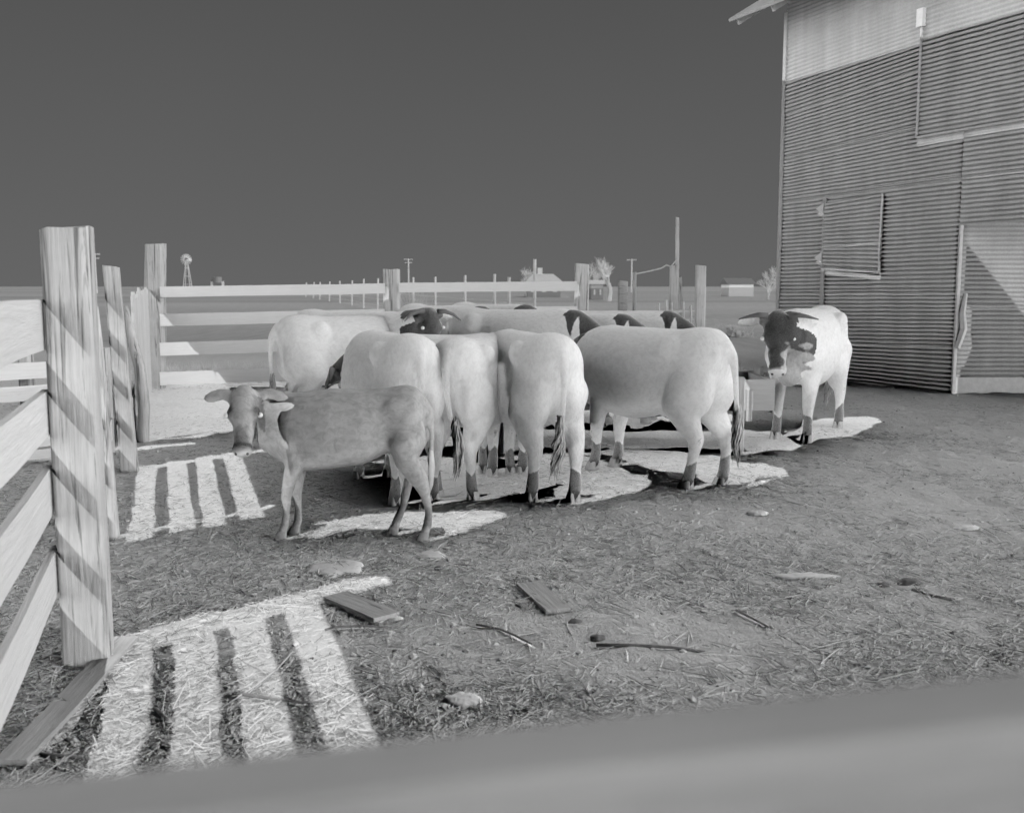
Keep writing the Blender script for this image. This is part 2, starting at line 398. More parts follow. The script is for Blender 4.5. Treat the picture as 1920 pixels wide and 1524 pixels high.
def board(name, parent, p0, p1, w, t, mat=None, up=Vector((0, 0, 1)), seed=0, wav=.004, nseg=14):
    """board from p0 to p1 (centre line), width w along 'up', thickness t; local x runs along it"""
    p0 = Vector(p0); p1 = Vector(p1); X = (p1 - p0).normalized(); L = (p1 - p0).length
    Y = up.cross(X).normalized(); Z = X.cross(Y).normalized(); bm = bmesh.new(); rings = []
    for i in range(nseg + 1):
        f = i / nseg; x = f * L
        dz = wav * mnoise.noise((x * 1.3 + seed, seed, 0)) * 2; dy = wav * mnoise.noise((x * .9, seed, 7)) * 2
        ew = [1 + .03 * mnoise.noise((x * 2.5, seed, k * 3.3)) for k in range(2)]
        ring = []
        for sy, sz in ((-1, -1), (1, -1), (1, 1), (-1, 1)):
            ring.append(bm.verts.new((x, sy * t / 2 + dy, sz * w / 2 * ew[0 if sz > 0 else 1] + dz)))
        rings.append(ring)
    for a, b in zip(rings, rings[1:]):
        for k in range(4): bm.faces.new((a[k], a[(k + 1) % 4], b[(k + 1) % 4], b[k]))
    bm.faces.new(rings[0][::-1]); bm.faces.new(rings[-1])
    o = from_bm(name, bm, mat or M_RAIL, parent)
    o.matrix_local = Matrix.Translation(p0) @ Matrix((X, Y, Z)).transposed().to_4x4()
    return o

# ------------------------------------------------------------------ left fence, near run
F1 = G(167, 1236)                                              # the big post's foot
FD = Vector((-.306, .952, 0)).normalized(); FN = Vector((-FD.y, FD.x, 0)); FN = FN if FN.x < 0 else -FN   # FN points out of the yard
def onF(Y): return F1 + FD * ((Y - F1.y) / FD.y)
RZ = [(1.52, 1.32), (1.15, .97), (.835, .645), (.49, .31)]
f1 = empty('board_fence', (0, 0, 0), 0, 'near run of four-board fence nailed to the big split post at the left edge', 'fence', 'board fences round the yard')
p = rough_post('post', f1, F1, F1 + Vector((.0, 0, 1.80)), .185, .185, seed=1.3, rz=.25, rnd=.45)
nearc = onF(1.0)
rough_post('post', f1, nearc, nearc + Vector((0, 0, 1.7)), .17, seed=2.1, rz=.2)
for i, (zt, zb) in enumerate(RZ):
    a = onF(F1.y + .05) + FN * .115; b = nearc + FN * .115 - FD * .1
    board('rail', f1, b + Vector((0, 0, (zt + zb) / 2 - .0)), a + Vector((0, 0, (zt + zb) / 2)), zt - zb, .028, seed=i * 2.2)
for i, (zt, zb) in enumerate(RZ):
    for z in (zt - .05, zb + .05):
        bm = bmesh.new(); q_ = onF(F1.y - .0) + FN * .098 + Vector((0, 0, z)); tube(bm, [q_, q_ - FN * .014], .007, 8); from_bm('nail', bm, M_HORN, f1)
# second run, between a thin leaning pole and the split post behind
f2 = empty('board_fence', (0, 0, 0), 0, 'short run of four-board fence between the thin pole and the leaning split post', 'fence', 'board fences round the yard')
q1 = G(212, 1008); q2 = G(244, 882)
t = W(192, 640, q1.y); bm = bmesh.new()
tube(bm, [q1 + Vector((0, 0, -.2)), q1 + Vector((0, 0, .02)), W(205, 900, q1.y), W(193, 760, q1.y), W(183, 640, q1.y), W(176, 575, q1.y)], [.042, .042, .036, .032, .03, .026], 9)
from_bm('post', f2, M_POST, None) if False else from_bm('post', bm, M_POST, f2, True)
rough_post('post', f2, q2, W(208, 500, q2.y), .135, .12, seed=5.2, rz=.3, rnd=.5)
for i, (zt, zb) in enumerate(RZ):
    a = q1 + (q1 - q2).normalized() * .30 + FN * .11; b = q2 + FN * .10 + FD * .05; lean = Vector((-.05 * (zt) / 1.5, 0, 0))
    zc = (zt + zb) / 2
    board('rail', f2, a + Vector((-.06 * zc, 0, zc + (.0, -.01, .02, 0)[i])), b + Vector((-.09 * zc, 0, zc + (.05, .03, -.01, -.03)[i])), (zt - zb) * .93, .026, seed=20 + i * 2.2)
# third run: close boarded, with a leaning log
f3 = empty('board_fence', (0, 0, 0), 0, 'close-boarded pale fence run with ragged top behind the leaning log', 'fence', 'board fences round the yard')
q3 = G(268, 828); qc = G(290, 727)
bm = bmesh.new()
tube(bm, [q3 + Vector((0, 0, -.2)), q3, W(270, 760, q3.y), W(262, 690, q3.y), W(246, 630, q3.y), W(232, 575, q3.y)], [.065, .06, .058, .056, .05, .04], 10)
from_bm('post', bm, M_POST, f3, True)
nb = 30; v = qc - q3; v.z = 0; L = v.length; v = v.normalized()
for i in range(nb):
    c = q3 + v * (.1 + (L - .2) * (i + .5) / nb) + FN * .05
    h = 1.50 + random.uniform(-.04, .09); ww = (L - .2) / nb
    bm = bmesh.new(); bm_box(bm, (c.x, c.y, h / 2 - .03), (ww * .98, .025 + .006 * (i % 2), h), Matrix.Rotation(math.atan2(v.y, v.x), 3, 'Z') @ Matrix.Rotation(random.uniform(-.02, .02), 3, 'Y'))
    from_bm('upright_board', bm, M_RAILZ, f3)
for z in (.4, 1.15):
    board('rail', f3, q3 + FN * .10 + Vector((0, 0, z)), qc + FN * .10 + Vector((0, 0, z)), .12, .04, seed=z)

# ------------------------------------------------------------------ back fence
f4 = empty('board_fence', (0, 0, 0), 0, 'long four-board fence across the back of the yard behind the cattle', 'fence', 'board fences round the yard')
YC = qc.y
bp = [qc, Vector((W(735, 600, YC + .6).x, YC + .6, 0)), Vector((W(1090, 600, YC + .9).x, YC + .9, 0))]
tops = [(292, 458), (734, 505), (1089, 495)]
for k, (b_, (tx, ty), wd) in enumerate(zip(bp, tops, (.30, .26, .23))):
    tp = W(tx, ty, b_.y); rough_post('post', f4, b_, Vector((tp.x if k == 0 else b_.x, b_.y, tp.z)), wd, .2, seed=8 + k * 1.7, rnd=.35)
for k in range(2):
    a, b = bp[k], bp[k + 1]
    yl = [(538, 557), (588, 612), (642, 668), (697, 723)] if k == 0 else [(530, 549), (577, 598), (630, 650), (681, 703)]
    yr = [(531, 551), (580, 601), (630, 652), (684, 706)] if k == 0 else [(528, 545), (575, 592), (623, 641), (671, 690)]
    xl, xr = (300, 722) if k == 0 else (748, 1082)
    for i in range(4):
        A0, A1 = W(xl, yl[i][0], a.y - .13), W(xl, yl[i][1], a.y - .13); B0, B1 = W(xr, yr[i][0], b.y - .14), W(xr, yr[i][1], b.y - .14)
        A = (A0 + A1) / 2; B = (B0 + B1) / 2
        board('rail', f4, A, B, ((A0 - A1).z + (B0 - B1).z) / 2, .03, seed=40 + k * 9 + i)

# fence along the field at left, outside the yard
f5 = empty('board_fence', (0, 0, 0), 0, 'low grey board fence outside the yard, seen through the near fence at far left', 'fence', 'board fences round the yard')
for i, (ya, yb) in enumerate(((690, 722), (736, 765), (815, 858), (864, 882))):
    A0, A1 = W(-120, ya, 8.6), W(-120, yb, 8.6); A = (A0 + A1) / 2
    B0, B1 = W(170, ya + 4, 9.4), W(170, yb, 9.4); B = (B0 + B1) / 2
    B.z = A.z + .02
    board('rail', f5, A, B, (A0 - A1).z, .03, seed=70 + i)
for px in (-110, 30, 150):
    b_ = Vector((W(px, 700, 9.0).x, 8.7 + (px + 120) / 290 * .8 + .08, 0)); rough_post('post', f5, b_, b_ + Vector((0, 0, 1.0)), .11, seed=px)

# front rail right under the lens
f6 = empty('board_fence', (0, 0, 0), 0, 'blurred top board of the fence across the very bottom foreground', 'fence', 'board fences round the yard')
YF = .37
a = W(-1500, 1672, YF); b = W(3600, 1120, YF); a.z -= .10; b.z -= .10
board('rail', f6, a, b, .20, .042, mat=wood_mat('mottled_board', .34, .62, 'x', .3), seed=90)
a_, b_ = Vector((a.x, YF + .12, 0)), Vector((b.x, YF + .12, 0))
rough_post('post', f6, a_, a_ + Vector((0, 0, 1.45)), .16, seed=91); rough_post('post', f6, b_, b_ + Vector((0, 0, 1.72)), .16, seed=92)
for z in (.35, .80):
    board('rail', f6, Vector((a.x, YF, z)), Vector((b.x, YF, z + .1)), .18, .03, seed=93 + z)

# posts of the old pens, right of the back fence
def post_thing(px_base, Y, px_top, ytop, w, label, grp='posts of the old pen', mat=None, seed=0, name='fence_post'):
    b_ = Vector((W(px_base, 600, Y).x, Y, 0)); tp = W(px_top, ytop, Y)
    o = rough_post(name, None, b_, tp, w, w * .8, seed=seed, mat=mat, n=6, rnd=.6); tag(o, label, 'post', grp); return o
post_thing(1312, 15.8, 1314, 498, .16, 'thick squared post standing alone left of the barn', seed=11)
post_thing(1168, 17.5, 1168, 527, .17, 'short dark stump of a post right of the back fence end', seed=12, mat=M_PLANK)
post_thing(1189, 19, 1190, 511, .07, 'slender pale post with a slack wire tied to its top', seed=13)
post_thing(1262, 17.5, 1264, 498, .14, 'split post at the foot of the tall bare pole', seed=14)
post_thing(1283, 19, 1276, 520, .05, 'thin leaning stake just right of the tall bare pole', seed=15)
o = post_thing(1271, 17.9, 1270, 408, .062, 'tall bare pole standing higher than every other post', name='pole', seed=16); o['category'] = 'pole'; del o['group']
bm = bmesh.new()
tube(bm, [W(1191, 514, 19), W(1215, 509, 18.8), W(1240, 503, 18.3), W(1250, 497, 17.8), W(1258, 500, 17.6), W(1268, 488, 17.8)], .012, 5)
o = from_bm('wire', bm, M_FARW); tag(o, 'slack wire strung from the slender post to the tall bare pole', 'wire')
# old gate of thin sticks
og = empty('pen_gate', (0, 0, 0), 0, 'flimsy pen gate of thin pale sticks in front of the tall bare pole', 'gate')
for px in (1238, 1252, 1262, 1284, 1298):
    b_ = Vector((W(px, 600, 16.6).x, 16.6, 0)); tp = W(px - 3, 560 + (px * 7) % 13, 16.6); bm = bmesh.new()
    tube(bm, [b_, (b_ + tp) / 2 + Vector((.01, 0, 0)), tp], .022, 6); from_bm('stick', bm, M_FARW, og)
for y in (582, 598):
    bm = bmesh.new(); tube(bm, [W(1232, y + 2, 16.6), W(1304, y, 16.6)], .018, 6); from_bm('bar', bm, M_FARW, og)

# wire fence in the field: posts as parts
wf = empty('wire_fence', (0, 0, 0), 0, 'field wire fence with thin uneven posts running away behind the back fence', 'fence')
pp = [(1002, 21, 486), (955, 24, 520), (927, 26, 514), (872, 31, 516), (816, 38, 519), (775, 45, 520), (737, 55, 519), (708, 64, 522), (682, 74, 523), (660, 84, 526), (638, 96, 527), (618, 108, 528), (600, 122, 529), (588, 136, 529), (574, 150, 530)]
last = None
for i, (px, Y, yt) in enumerate(pp):
    b_ = Vector((W(px, 600, Y).x, Y, 0)); tp = W(px + random.uniform(-1, 1), yt, Y)
    bm = bmesh.new(); tube(bm, [b_ - Vector((0, 0, .1)), (b_ + tp) / 2, tp], [.030 + Y * .0004] * 3, 6); from_bm('post', bm, M_FARW, wf)
    if last:
        for z in (.4, .8, 1.2):
            bm = bmesh.new(); tube(bm, [last + Vector((0, 0, z)), b_ + Vector((0, 0, z))], .005 + Y * .00012, 4); from_bm('wire', bm, M_FARW, wf)
    last = b_

# ------------------------------------------------------------------ feed trough
tr = empty('feed_trough', (0, 0, 0), 0, 'long low wooden feed trough the cattle are gathered round', 'trough')
T0 = Vector((.05, 9.55, 0)); T1 = G(1381, 850); T1 = Vector((T1.x, T1.y, 0)); tv = (T1 - T0).normalized()
T0 = T1 - tv * 2.3; TL = T1.copy(); T1 = T1 + tv * .34
tn = Vector((-tv.y, tv.x, 0)); WD = 1.05
for off, nm in ((0, 'side_board'), (WD, 'side_board')):
    board(nm, tr, T0 + tn * off + Vector((0, 0, .555)), T1 + tn * off + Vector((0, 0, .555)), .29, .04, M_TROUGH, seed=off)
board('end_board', tr, T1 - tv * .03 + tn * .03 + Vector((0, 0, .555)), T1 - tv * .03 + tn * (WD - .03) + Vector((0, 0, .555)), .27, .04, M_TROUGH)
board('end_board', tr, T0 + tv * .03 + tn * .03 + Vector((0, 0, .555)), T0 + tv * .03 + tn * (WD - .03) + Vector((0, 0, .555)), .27, .04, M_TROUGH)
board('floor_board', tr, T0 + tv * .06 + tn * WD / 2 + Vector((0, 0, .45)), T1 - tv * .06 + tn * WD / 2 + Vector((0, 0, .45)), WD - .06, .03, M_TROUGH, up=tn)
for f in (.02, .87):
    for off in (-.06, WD + .06):
        b_ = T0 + (T1 - T0) * f + tn * off; bm = bmesh.new(); bm_box(bm, (b_.x, b_.y, .36), (.10, .075, .74), Matrix.Rotation(math.atan2(tv.y, tv.x), 3, 'Z'), .008); from_bm('leg', bm, M_RAILZ, tr)
b_ = TL + tn * .02 + tv * .10; bm = bmesh.new(); bm_box(bm, (b_.x, b_.y, .46), (.06, .10, .30), None, .006); from_bm('bracket', bm, M_TROUGH, tr)

# ------------------------------------------------------------------ cattle
def add_ell(bm, c, r, rot=None, seg=20):
    g = bmesh.ops.create_uvsphere(bm, u_segments=seg, v_segments=seg // 2 + 2, radius=1)
    M = Matrix.Translation(c) @ (rot.to_4x4() if rot else Matrix.Identity(4)) @ Matrix.Diagonal((*r, 1))
    bmesh.ops.transform(bm, matrix=M, verts=g['verts'])
def chain(bm, pts, rad, ys=1.0):
    pts = [Vector(p) for p in pts]
    for p, r in zip(pts, rad): add_ell(bm, p, (r, r * ys, r), seg=14)
    for (a, ra), (b, rb) in zip(zip(pts, rad), list(zip(pts, rad))[1:]):
        d = b - a; L = d.length
        if L < 1e-4: continue
        q = d.to_track_quat('Z', 'Y').to_matrix()
        g = bmesh.ops.create_cone(bm, cap_ends=True, segments=18, radius1=ra, radius2=rb, depth=L)
        bmesh.ops.transform(bm, matrix=Matrix.Translation((a + b) / 2) @ q.to_4x4(), verts=g['verts'])
def loft(bm, st, n=28):
    rings = []
    for x, zc, hz, hy in st:
        ring = []
        for k in range(n):
            a = 2 * math.pi * k / n; ca, sa = math.cos(a), math.sin(a)
            e = .80
            y = math.copysign(abs(ca) ** e, ca) * hy; z = math.copysign(abs(sa) ** e, sa) * hz
            if sa > 0: y *= 1 - .16 * sa * sa                    # narrower along the back
            ring.append(bm.verts.new((x, y, zc + z)))
        rings.append(ring)
    for a, b in zip(rings, rings[1:]):
        for k in range(n): bm.faces.new((a[k], a[(k + 1) % n], b[(k + 1) % n], b[k]))
    bm.faces.new(rings[0][::-1]); bm.faces.new(rings[-1])

TORSO = [(-.80, 1.06, .10, .07), (-.76, 1.02, .19, .15), (-.68, .98, .27, .225), (-.55, .945, .315, .255), (-.36, .925, .310, .225),
         (-.15, .875, .360, .290), (.10, .855, .385, .310), (.32, .865, .375, .285), (.48, .90, .34, .26), (.60, .93, .29, .21), (.72, .95, .21, .15)]
NECK = {'down': ([(.50, 0, 1.02), (.72, 0, .98), (.90, 0, .84), (1.02, 0, .70)], [.22, .19, .155, .12], (1.03, 0, .72), 0, -68),
        'mid': ([(.50, 0, 1.03), (.70, 0, 1.06), (.88, 0, .99), (1.02, 0, .86)], [.22, .185, .15, .12], (1.04, 0, .88), 0, -68),
        'level': ([(.50, 0, 1.02), (.72, 0, 1.08), (.90, 0, 1.16), (1.0, 0, 1.18)], [.22, .19, .155, .12], (1.0, 0, 1.20), 0, -25)}
def build_cow(name, label, cat, loc, rz, scale=1.0, pose='down', neck=None, mat=None, horns=True, legs=None, calf=False, tail=0.0, group=None, voxel=.018, headscale=1.0, horn_shape=None, tail_len=1.0, seed=0, patchy=True, brisket=.5):
    mat = mat or M_COAT; root = empty(name, loc, rz, label, cat, group)
    pts, rad, poll, yaw, pit = neck or NECK[pose]
    bm = bmesh.new()
    T = TORSO
    if calf: T = [((x * .98 if x > -.4 else -.392 + (x + .4) * .66), .99 + (z - 1.0) * .55 + (.03 if x < -.2 else -.03 if x > .3 else 0), hz * (.90 if x < -.5 else .86 if x < .2 else .88), hy * .74) for x, z, hz, hy in TORSO]
    loft(bm, T)
    k = .72 if calf else 1.0
    # withers, hook bones, ribs
    add_ell(bm, (.40, 0, 1.10 if not calf else 1.10), (.22, .09, .15 * k))
    for s in (-1, 1):
        add_ell(bm, (-.42, s * .20 * k, 1.10), (.10, .075 * k, .10 * k)); add_ell(bm, (-.76 if not calf else -.61, s * .09 * k, 1.05), (.07, .05 * k, .07 * k))
        add_ell(bm, (.38, s * .17 * k, .86 if not calf else .92), (.19, .12 * k, .25 * k))
        add_ell(bm, (-.58 if not calf else -.50, s * .13 * k, .82 if not calf else .88), (.21 * (.80 if calf else 1), (.115 if calf else .125) * k, .27 * (.85 if calf else 1)), Matrix.Rotation(R(12), 3, 'Y'))
    add_ell(bm, (.60, 0, .68 if not calf else .84), (.16 * k, .12 * k, .16 * k))
    if not calf: add_ell(bm, (-.30, 0, .60), (.16, .12, .10))
    L = dict(hl=(0, 0), hr=(0, 0), fl=(0, 0), fr=(0, 0)); L.update(legs or {})
    hoofs = []
    kk = .80 if calf else 1.0
    hk_x = .055 if calf else 0.0
    for nm, s in (('hl', 1), ('hr', -1)):
        dx, dy = L[nm]; y = s * (.155 if not calf else .11)
        p = [(-.55 + (.06 if calf else 0), y * .8, .80), (-.47 - (.03 if calf else 0), y * 1.02, .66), (-.60 + dx * .45, y * 1.0, .50), (-.69 + hk_x + dx * .62, y * .96 + dy * .6, .40), (-.665 + dx * .85, y * .96 + dy * .85, .24), (-.65 + dx, y * .96 + dy, .125), (-.625 + dx, y * .96 + dy, .06)]
        chain(bm, p, [.18 * kk, (.12 if calf else .14) * kk, .098 * kk, .064 * kk, .042 * kk, .05 * kk, .05 * kk]); hoofs.append(p[-1])
    for nm, s in (('fl', 1), ('fr', -1)):
        dx, dy = L[nm]; y = s * (.145 if not calf else .10)
        p = [(.44, y, .80), (.40, y * 1.05, .64), (.435 + dx * .4, y + dy * .4, .50), (.46 + dx * .6, y * .95 + dy * .6, .355), (.455 + dx * .85, y * .92 + dy * .85, .22), (.46 + dx, y * .92 + dy, .12), (.485 + dx, y * .92 + dy, .06)]
        chain(bm, p, [.145 * kk, .10 * kk, .075 * kk, .06 * kk, .042 * kk, .048 * kk, .05 * kk]); hoofs.append(p[-1])
    npts = [Vector(p_) for p_ in pts]
    chain(bm, npts, [r * (.72 if calf else 1) for r in rad], .8)
    if not calf:   # throat and dewlap
        for a_, r_ in zip(npts[:-1], (.15, .12, .09)): add_ell(bm, a_ - Vector((0, 0, .14)), (.13, .07, r_ + .05))
    HM = Matrix.Translation(poll) @ Matrix.Rotation(R(yaw), 4, 'Z') @ Matrix.Rotation(-R(pit), 4, 'Y') @ Matrix.Scale(headscale, 4)
    hb = bmesh.new()
    add_ell(hb, (.05, 0, -.03), (.125, .105, .115)); add_ell(hb, (.13, 0, -.01), (.12, .108, .082)); add_ell(hb, (.14, 0, -.085), (.14, .075, .085))
    add_ell(hb, (.25, 0, -.045), (.14, .072, .078)); add_ell(hb, (.33, 0, -.05), (.10, .062, .070)); add_ell(hb, (.385, 0, -.05), (.055, .074, .064))
    for s in (-1, 1):
        add_ell(hb, (.145, s * .092, .005), (.045, .026, .036))
        er = Matrix.Rotation(s * R(78), 3, 'Z') @ Matrix.Rotation(R(12), 3, 'Y') @ Matrix.Rotation(s * R(25), 3, 'X')
        ES = 1.05 if calf else 1.1; c = Vector((-.015, s * (.16 + .03 * ES), -.025 if calf else -.05))
        add_ell(hb, c, (.105 * ES, .046 * ES, .020), er); add_ell(hb, (.0, s * .11, -.02), (.04, .05, .03))
    add_ell(hb, (.0, 0, .045), (.06, .07, .05))
    bmesh.ops.transform(hb, matrix=HM, verts=hb.verts); tmp = bpy.data.meshes.new('t'); hb.to_mesh(tmp); hb.free(); bm.from_mesh(tmp); bpy.data.meshes.remove(tmp)
    # tail
    tl = [(-.80, tail * .02, 1.13), (-.865, tail * .1, 1.05), (-.885, tail * .25, .85), (-.88, tail * .5, .65), (-.87, tail * .8, .58 if tail_len >= 1 else .6)]
    if calf: tl = [(-.62, 0, 1.14), (-.685, 0, 1.06), (-.705, 0, .85), (-.70, 0, .70)]
    chain(bm, tl, [.05, .038, .027, .022, .018][:len(tl)])
    me0 = bpy.data.meshes.new('body'); bm.to_mesh(me0); bm.free()
    o = bpy.data.objects.new('body', me0); COL.objects.link(o)
    m1 = o.modifiers.new('r', 'REMESH'); m1.mode = 'VOXEL'; m1.voxel_size = voxel; m1.use_smooth_shade = True
    m2 = o.modifiers.new('s', 'SMOOTH'); m2.factor = .6; m2.iterations = 14 if calf else 7
    dg = bpy.context.evaluated_depsgraph_get(); ev = o.evaluated_get(dg)
    me = bpy.data.meshes.new_from_object(ev); o.modifiers.clear(); o.data = me; bpy.data.meshes.remove(me0); me.name = 'body'
    # markings
    n = len(me.vertices); co = np.empty(n * 3); me.vertices.foreach_get('co', co); co = co.reshape(-1, 3)
    HI = np.array(HM.inverted()); hl = co @ HI[:3, :3].T + HI[:3, 3]
    inhead = (hl[:, 0] > -.06) & (hl[:, 0] < .55) & (np.abs(hl[:, 1]) < .30) & (np.abs(hl[:, 2]) < .24)
    face = np.clip((hl[:, 0] + .07) / .05, 0, 1) * inhead * ((np.abs(hl[:, 1]) < .135) | (hl[:, 0] > .07))
    nose = np.clip((hl[:, 0] - (.395 if calf else .385)) / .03, 0, 1) * inhead
    pa_ = np.zeros(n); blu = np.zeros(n)
    if patchy:
        pa_ = np.maximum(pa_, face)
        # crest: along the top of the neck from withers to poll
        A_ = np.array(npts[0] + Vector((.08, 0, rad[0] * .75))); B_ = np.array(Vector(poll) + Vector((-.02, 0, .06)))
        ab = B_ - A_; tt = np.clip(((co - A_) @ ab) / (ab @ ab), 0, 1); dd = np.linalg.norm(co - (A_ + tt[:, None] * ab), axis=1)
        pa_ = np.maximum(pa_, np.clip((.165 + .03 * np.sin(co[:, 0] * 40 + seed) - dd) / .04 + .5, 0, 1) * (tt > .10))
        # lower legs, brisket, underline
        lg = np.clip((.23 - co[:, 2]) / .08 + .5, 0, 1) * (co[:, 2] < .45); lg = np.clip(lg + .5 * np.sin(co[:, 0] * 31 + 2) * np.sin(co[:, 1] * 37 + seed) * (co[:, 2] > .12), 0, 1) * (co[:, 2] < .42); pa_ = np.maximum(pa_, lg)
        wob = .03 * np.sin(co[:, 1] * 41 + seed) + .025 * np.sin(co[:, 2] * 53 + co[:, 1] * 17)
        bk = np.clip((.20 - np.linalg.norm((co - np.array([.74, 0, .74])) / np.array([1.2, 1.1, 1.35]), axis=1) + wob) / .09 + .5, 0, 1) * brisket * 1.0
        blu = bk
        un = ((np.abs(co[:, 1]) < .07) & (co[:, 2] < .58) & (co[:, 2] > .42) & (co[:, 0] < .4) & (co[:, 0] > -.4)) * .8; pa_ = np.maximum(pa_, un)
        pa_ = pa_ * (1 - nose)
    else:
        bridge = np.clip((hl[:, 0] - .20) / .12, 0, 1) * np.clip((.05 - np.abs(hl[:, 1])) / .03 + .5, 0, 1) * (hl[:, 2] > -.06) * .6
        ring = np.clip(1.2 - np.abs(hl[:, 0] - .37) / .028, 0, 1) * .9
        side = np.clip((hl[:, 1] - .05) / .03, 0, 1) * (hl[:, 0] > .02) * (hl[:, 0] < .25) * .5
        pa_ = np.maximum(np.maximum(bridge, ring), side) * inhead * (np.abs(hl[:, 1]) < .12)
        orb = np.zeros(n)
        for s_ in (-1, 1): orb = np.maximum(orb, np.clip(1.5 - np.linalg.norm(hl - np.array([.13, s_ * .10, .03]), axis=1) / .045, 0, 1) * .8)
        pa_ = np.maximum(pa_, orb * inhead)
        shin = np.clip((.36 - co[:, 2]) / .14, 0, 1) * .50 * np.clip((co[:, 2] - .07) / .06, 0, 1)
        pa_ = np.maximum(pa_, shin * (co[:, 0] < 0) + shin * .55 * (co[:, 0] > 0))
    ca = me.color_attributes.new('patch', 'FLOAT_COLOR', 'POINT'); buf = np.zeros((n, 4)); buf[:, 0] = pa_; buf[:, 1] = nose * .95; buf[:, 2] = blu; buf[:, 3] = 1
    ca.data.foreach_set('color', buf.ravel())
    me.materials.clear(); me.materials.append(mat); me.polygons.foreach_set('use_smooth', [True] * len(me.polygons)); o.parent = root
    # horns
    if horns:
        for s in (-1, 1):
            hs = horn_shape or [(-.005, .075, .055), (.0, .15, .065), (.035, .24, .06), (.10, .31, .05)]
            bm = bmesh.new(); P_ = [HM @ Vector((x, s * y, z)) for x, y, z in hs]
            tube(bm, P_, [.028, .024, .016, .005], 10); from_bm('horn', bm, M_HORN, root, True)
    for s in (-1, 1):
        bm = bmesh.new(); add_ell(bm, HM @ Vector((.158, s * .112, .012)), (.019 * headscale,) * 3, seg=12); from_bm('eye', bm, M_EYE, root, True)
        bm = bmesh.new(); add_ell(bm, HM @ Vector((.425, s * .038, -.03)), (.011, .013, .011), seg=10); from_bm('nostril', bm, M_HORN, root, True)
    for h in hoofs:
        bm = bmesh.new(); h = Vector(h); hk = kk
        for s in (-1, 1):
            g_ = bmesh.ops.create_cone(bm, cap_ends=True, segments=14, radius1=.048 * hk, radius2=.034 * hk, depth=.075)
            bmesh.ops.transform(bm, matrix=Matrix.Translation((h.x + .022, h.y + s * .024 * hk, .036)) @ Matrix.Diagonal((1.35, .62, 1, 1)), verts=g_['verts'])
            for v_ in g_['verts']:
                if v_.co.z > .05: v_.co.x -= .022
        from_bm('hoof', bm, M_HOOF, root)
    # tail switch, a hank of wavy strands
    if not calf:
        bm = bmesh.new(); rr = random.Random(seed); e = Vector(tl[-1]); ln = .36 * tail_len
        for q in range(70):
            a = rr.uniform(0, 6.28); r0 = rr.uniform(0, .020); r1 = rr.uniform(.008, .036); l = ln * rr.uniform(.6, 1.1); ph = rr.uniform(0, 6)
            ps = []
            st = e + Vector((0, 0, rr.uniform(-.02, .10)))
            for i in range(6):
                f = i / 5; sp_ = r0 + (r1 - r0) * math.sin(f * 2.4)
                ps.append(st + Vector((math.cos(a) * sp_ + .008 * math.sin(f * 9 + ph), math.sin(a) * sp_ + tail * .16 * f + .010 * math.cos(f * 8 + ph) + .03 * math.sin(f * 5 + seed) * f, -l * f)))
            tube(bm, ps, [.007, .008, .008, .0065, .005, .001], 5)
        from_bm('tail_switch', bm, M_SWITCH, root, True)
    else:
        bm = bmesh.new(); e = Vector(tl[-1])
        tube(bm, [e + Vector((0, 0, .03)), e - Vector((0, 0, .12)), e + Vector((.01, 0, -.26)), e + Vector((.02, 0, -.34))], [.016, .028, .022, .004], 9); from_bm('tail_switch', bm, mat_switch_calf, root, True)
    root.scale = (scale, scale * (1.0 - .035 * (seed % 3)), scale)
    return root
a_ = MT('white_tail_hair'); nn = a_.noise(50, 3, .6, (1, 1, .15)); a_.col(a_.ramp(nn, [(.3, .14), (.7, .7)])); M_SWITCH = a_.m
mat_switch_calf = plain('calf_tail_hair', .55)

def heading(px, py, deg, anchor='hind', s=1.0):
    p_ = G(px, py); h = R(deg); off = {'hind': -.64, 'front': .47, 'centre': 0}[anchor] * s
    return Vector((p_.x - math.cos(h) * off, p_.y - math.sin(h) * off, 0)), h

GR = 'red and white cattle feeding at the trough'
# the fawn calf in front
sc_ = .76
loc, h = heading(795, 1012, 180, 'hind', sc_); loc.y += .08
build_cow('calf', 'hornless fawn calf standing side-on in front of the herd, looking at the camera', 'calf', loc, h, sc_, calf=True, mat=M_CALF, horns=False, patchy=False, voxel=.016,
          neck=([(.48, 0, 1.06), (.62, .02, 1.08), (.72, .13, 1.13)], [.22, .19, .15], (.75, .27, 1.21), 96, -56), headscale=1.16,
          legs=dict(hl=(-.02, 0), hr=(.25, 0), fl=(.04, 0), fr=(-.03, 0)))
loc, h = heading(778, 946, 113, 'hind'); build_cow('cow', 'cow seen from behind directly over the fawn calf\'s back, left flank showing', 'cow', loc, h, .985, tail=.1, group=GR, seed=1)
loc, h = heading(853, 936, 74, 'hind', .96); build_cow('cow', 'cow seen from behind just right of the calf\'s rump, long dark-tipped tail hanging down', 'cow', loc, h, .96, tail=-.12, group=GR, seed=2, legs=dict(hl=(-.03, .0)))
loc, h = heading(1038, 941, 108, 'hind', 1.0); build_cow('cow', 'cow seen from behind in the middle of the herd with both white hind socks clear', 'cow', loc, h, .985, tail=.05, group=GR, seed=3, legs=dict(hl=(.05, 0), hr=(-.06, 0)))
loc, h = heading(1324, 914, 129, 'hind', 1.0); build_cow('cow', 'cow in side view facing left at the right end of the trough', 'cow', loc, h, 1.0, tail=-.1, group=GR, seed=4, legs=dict(hl=(.04, .02), hr=(-.05, 0), fl=(.02, 0)))
# left rear animal
c_ = W(600, 600, 10.8); build_cow('cow', 'cow at the left end of the herd with its rump against the back fence view', 'cow', (c_.x + .35, 10.8, 0), R(30), 1.02, group=GR, seed=5)
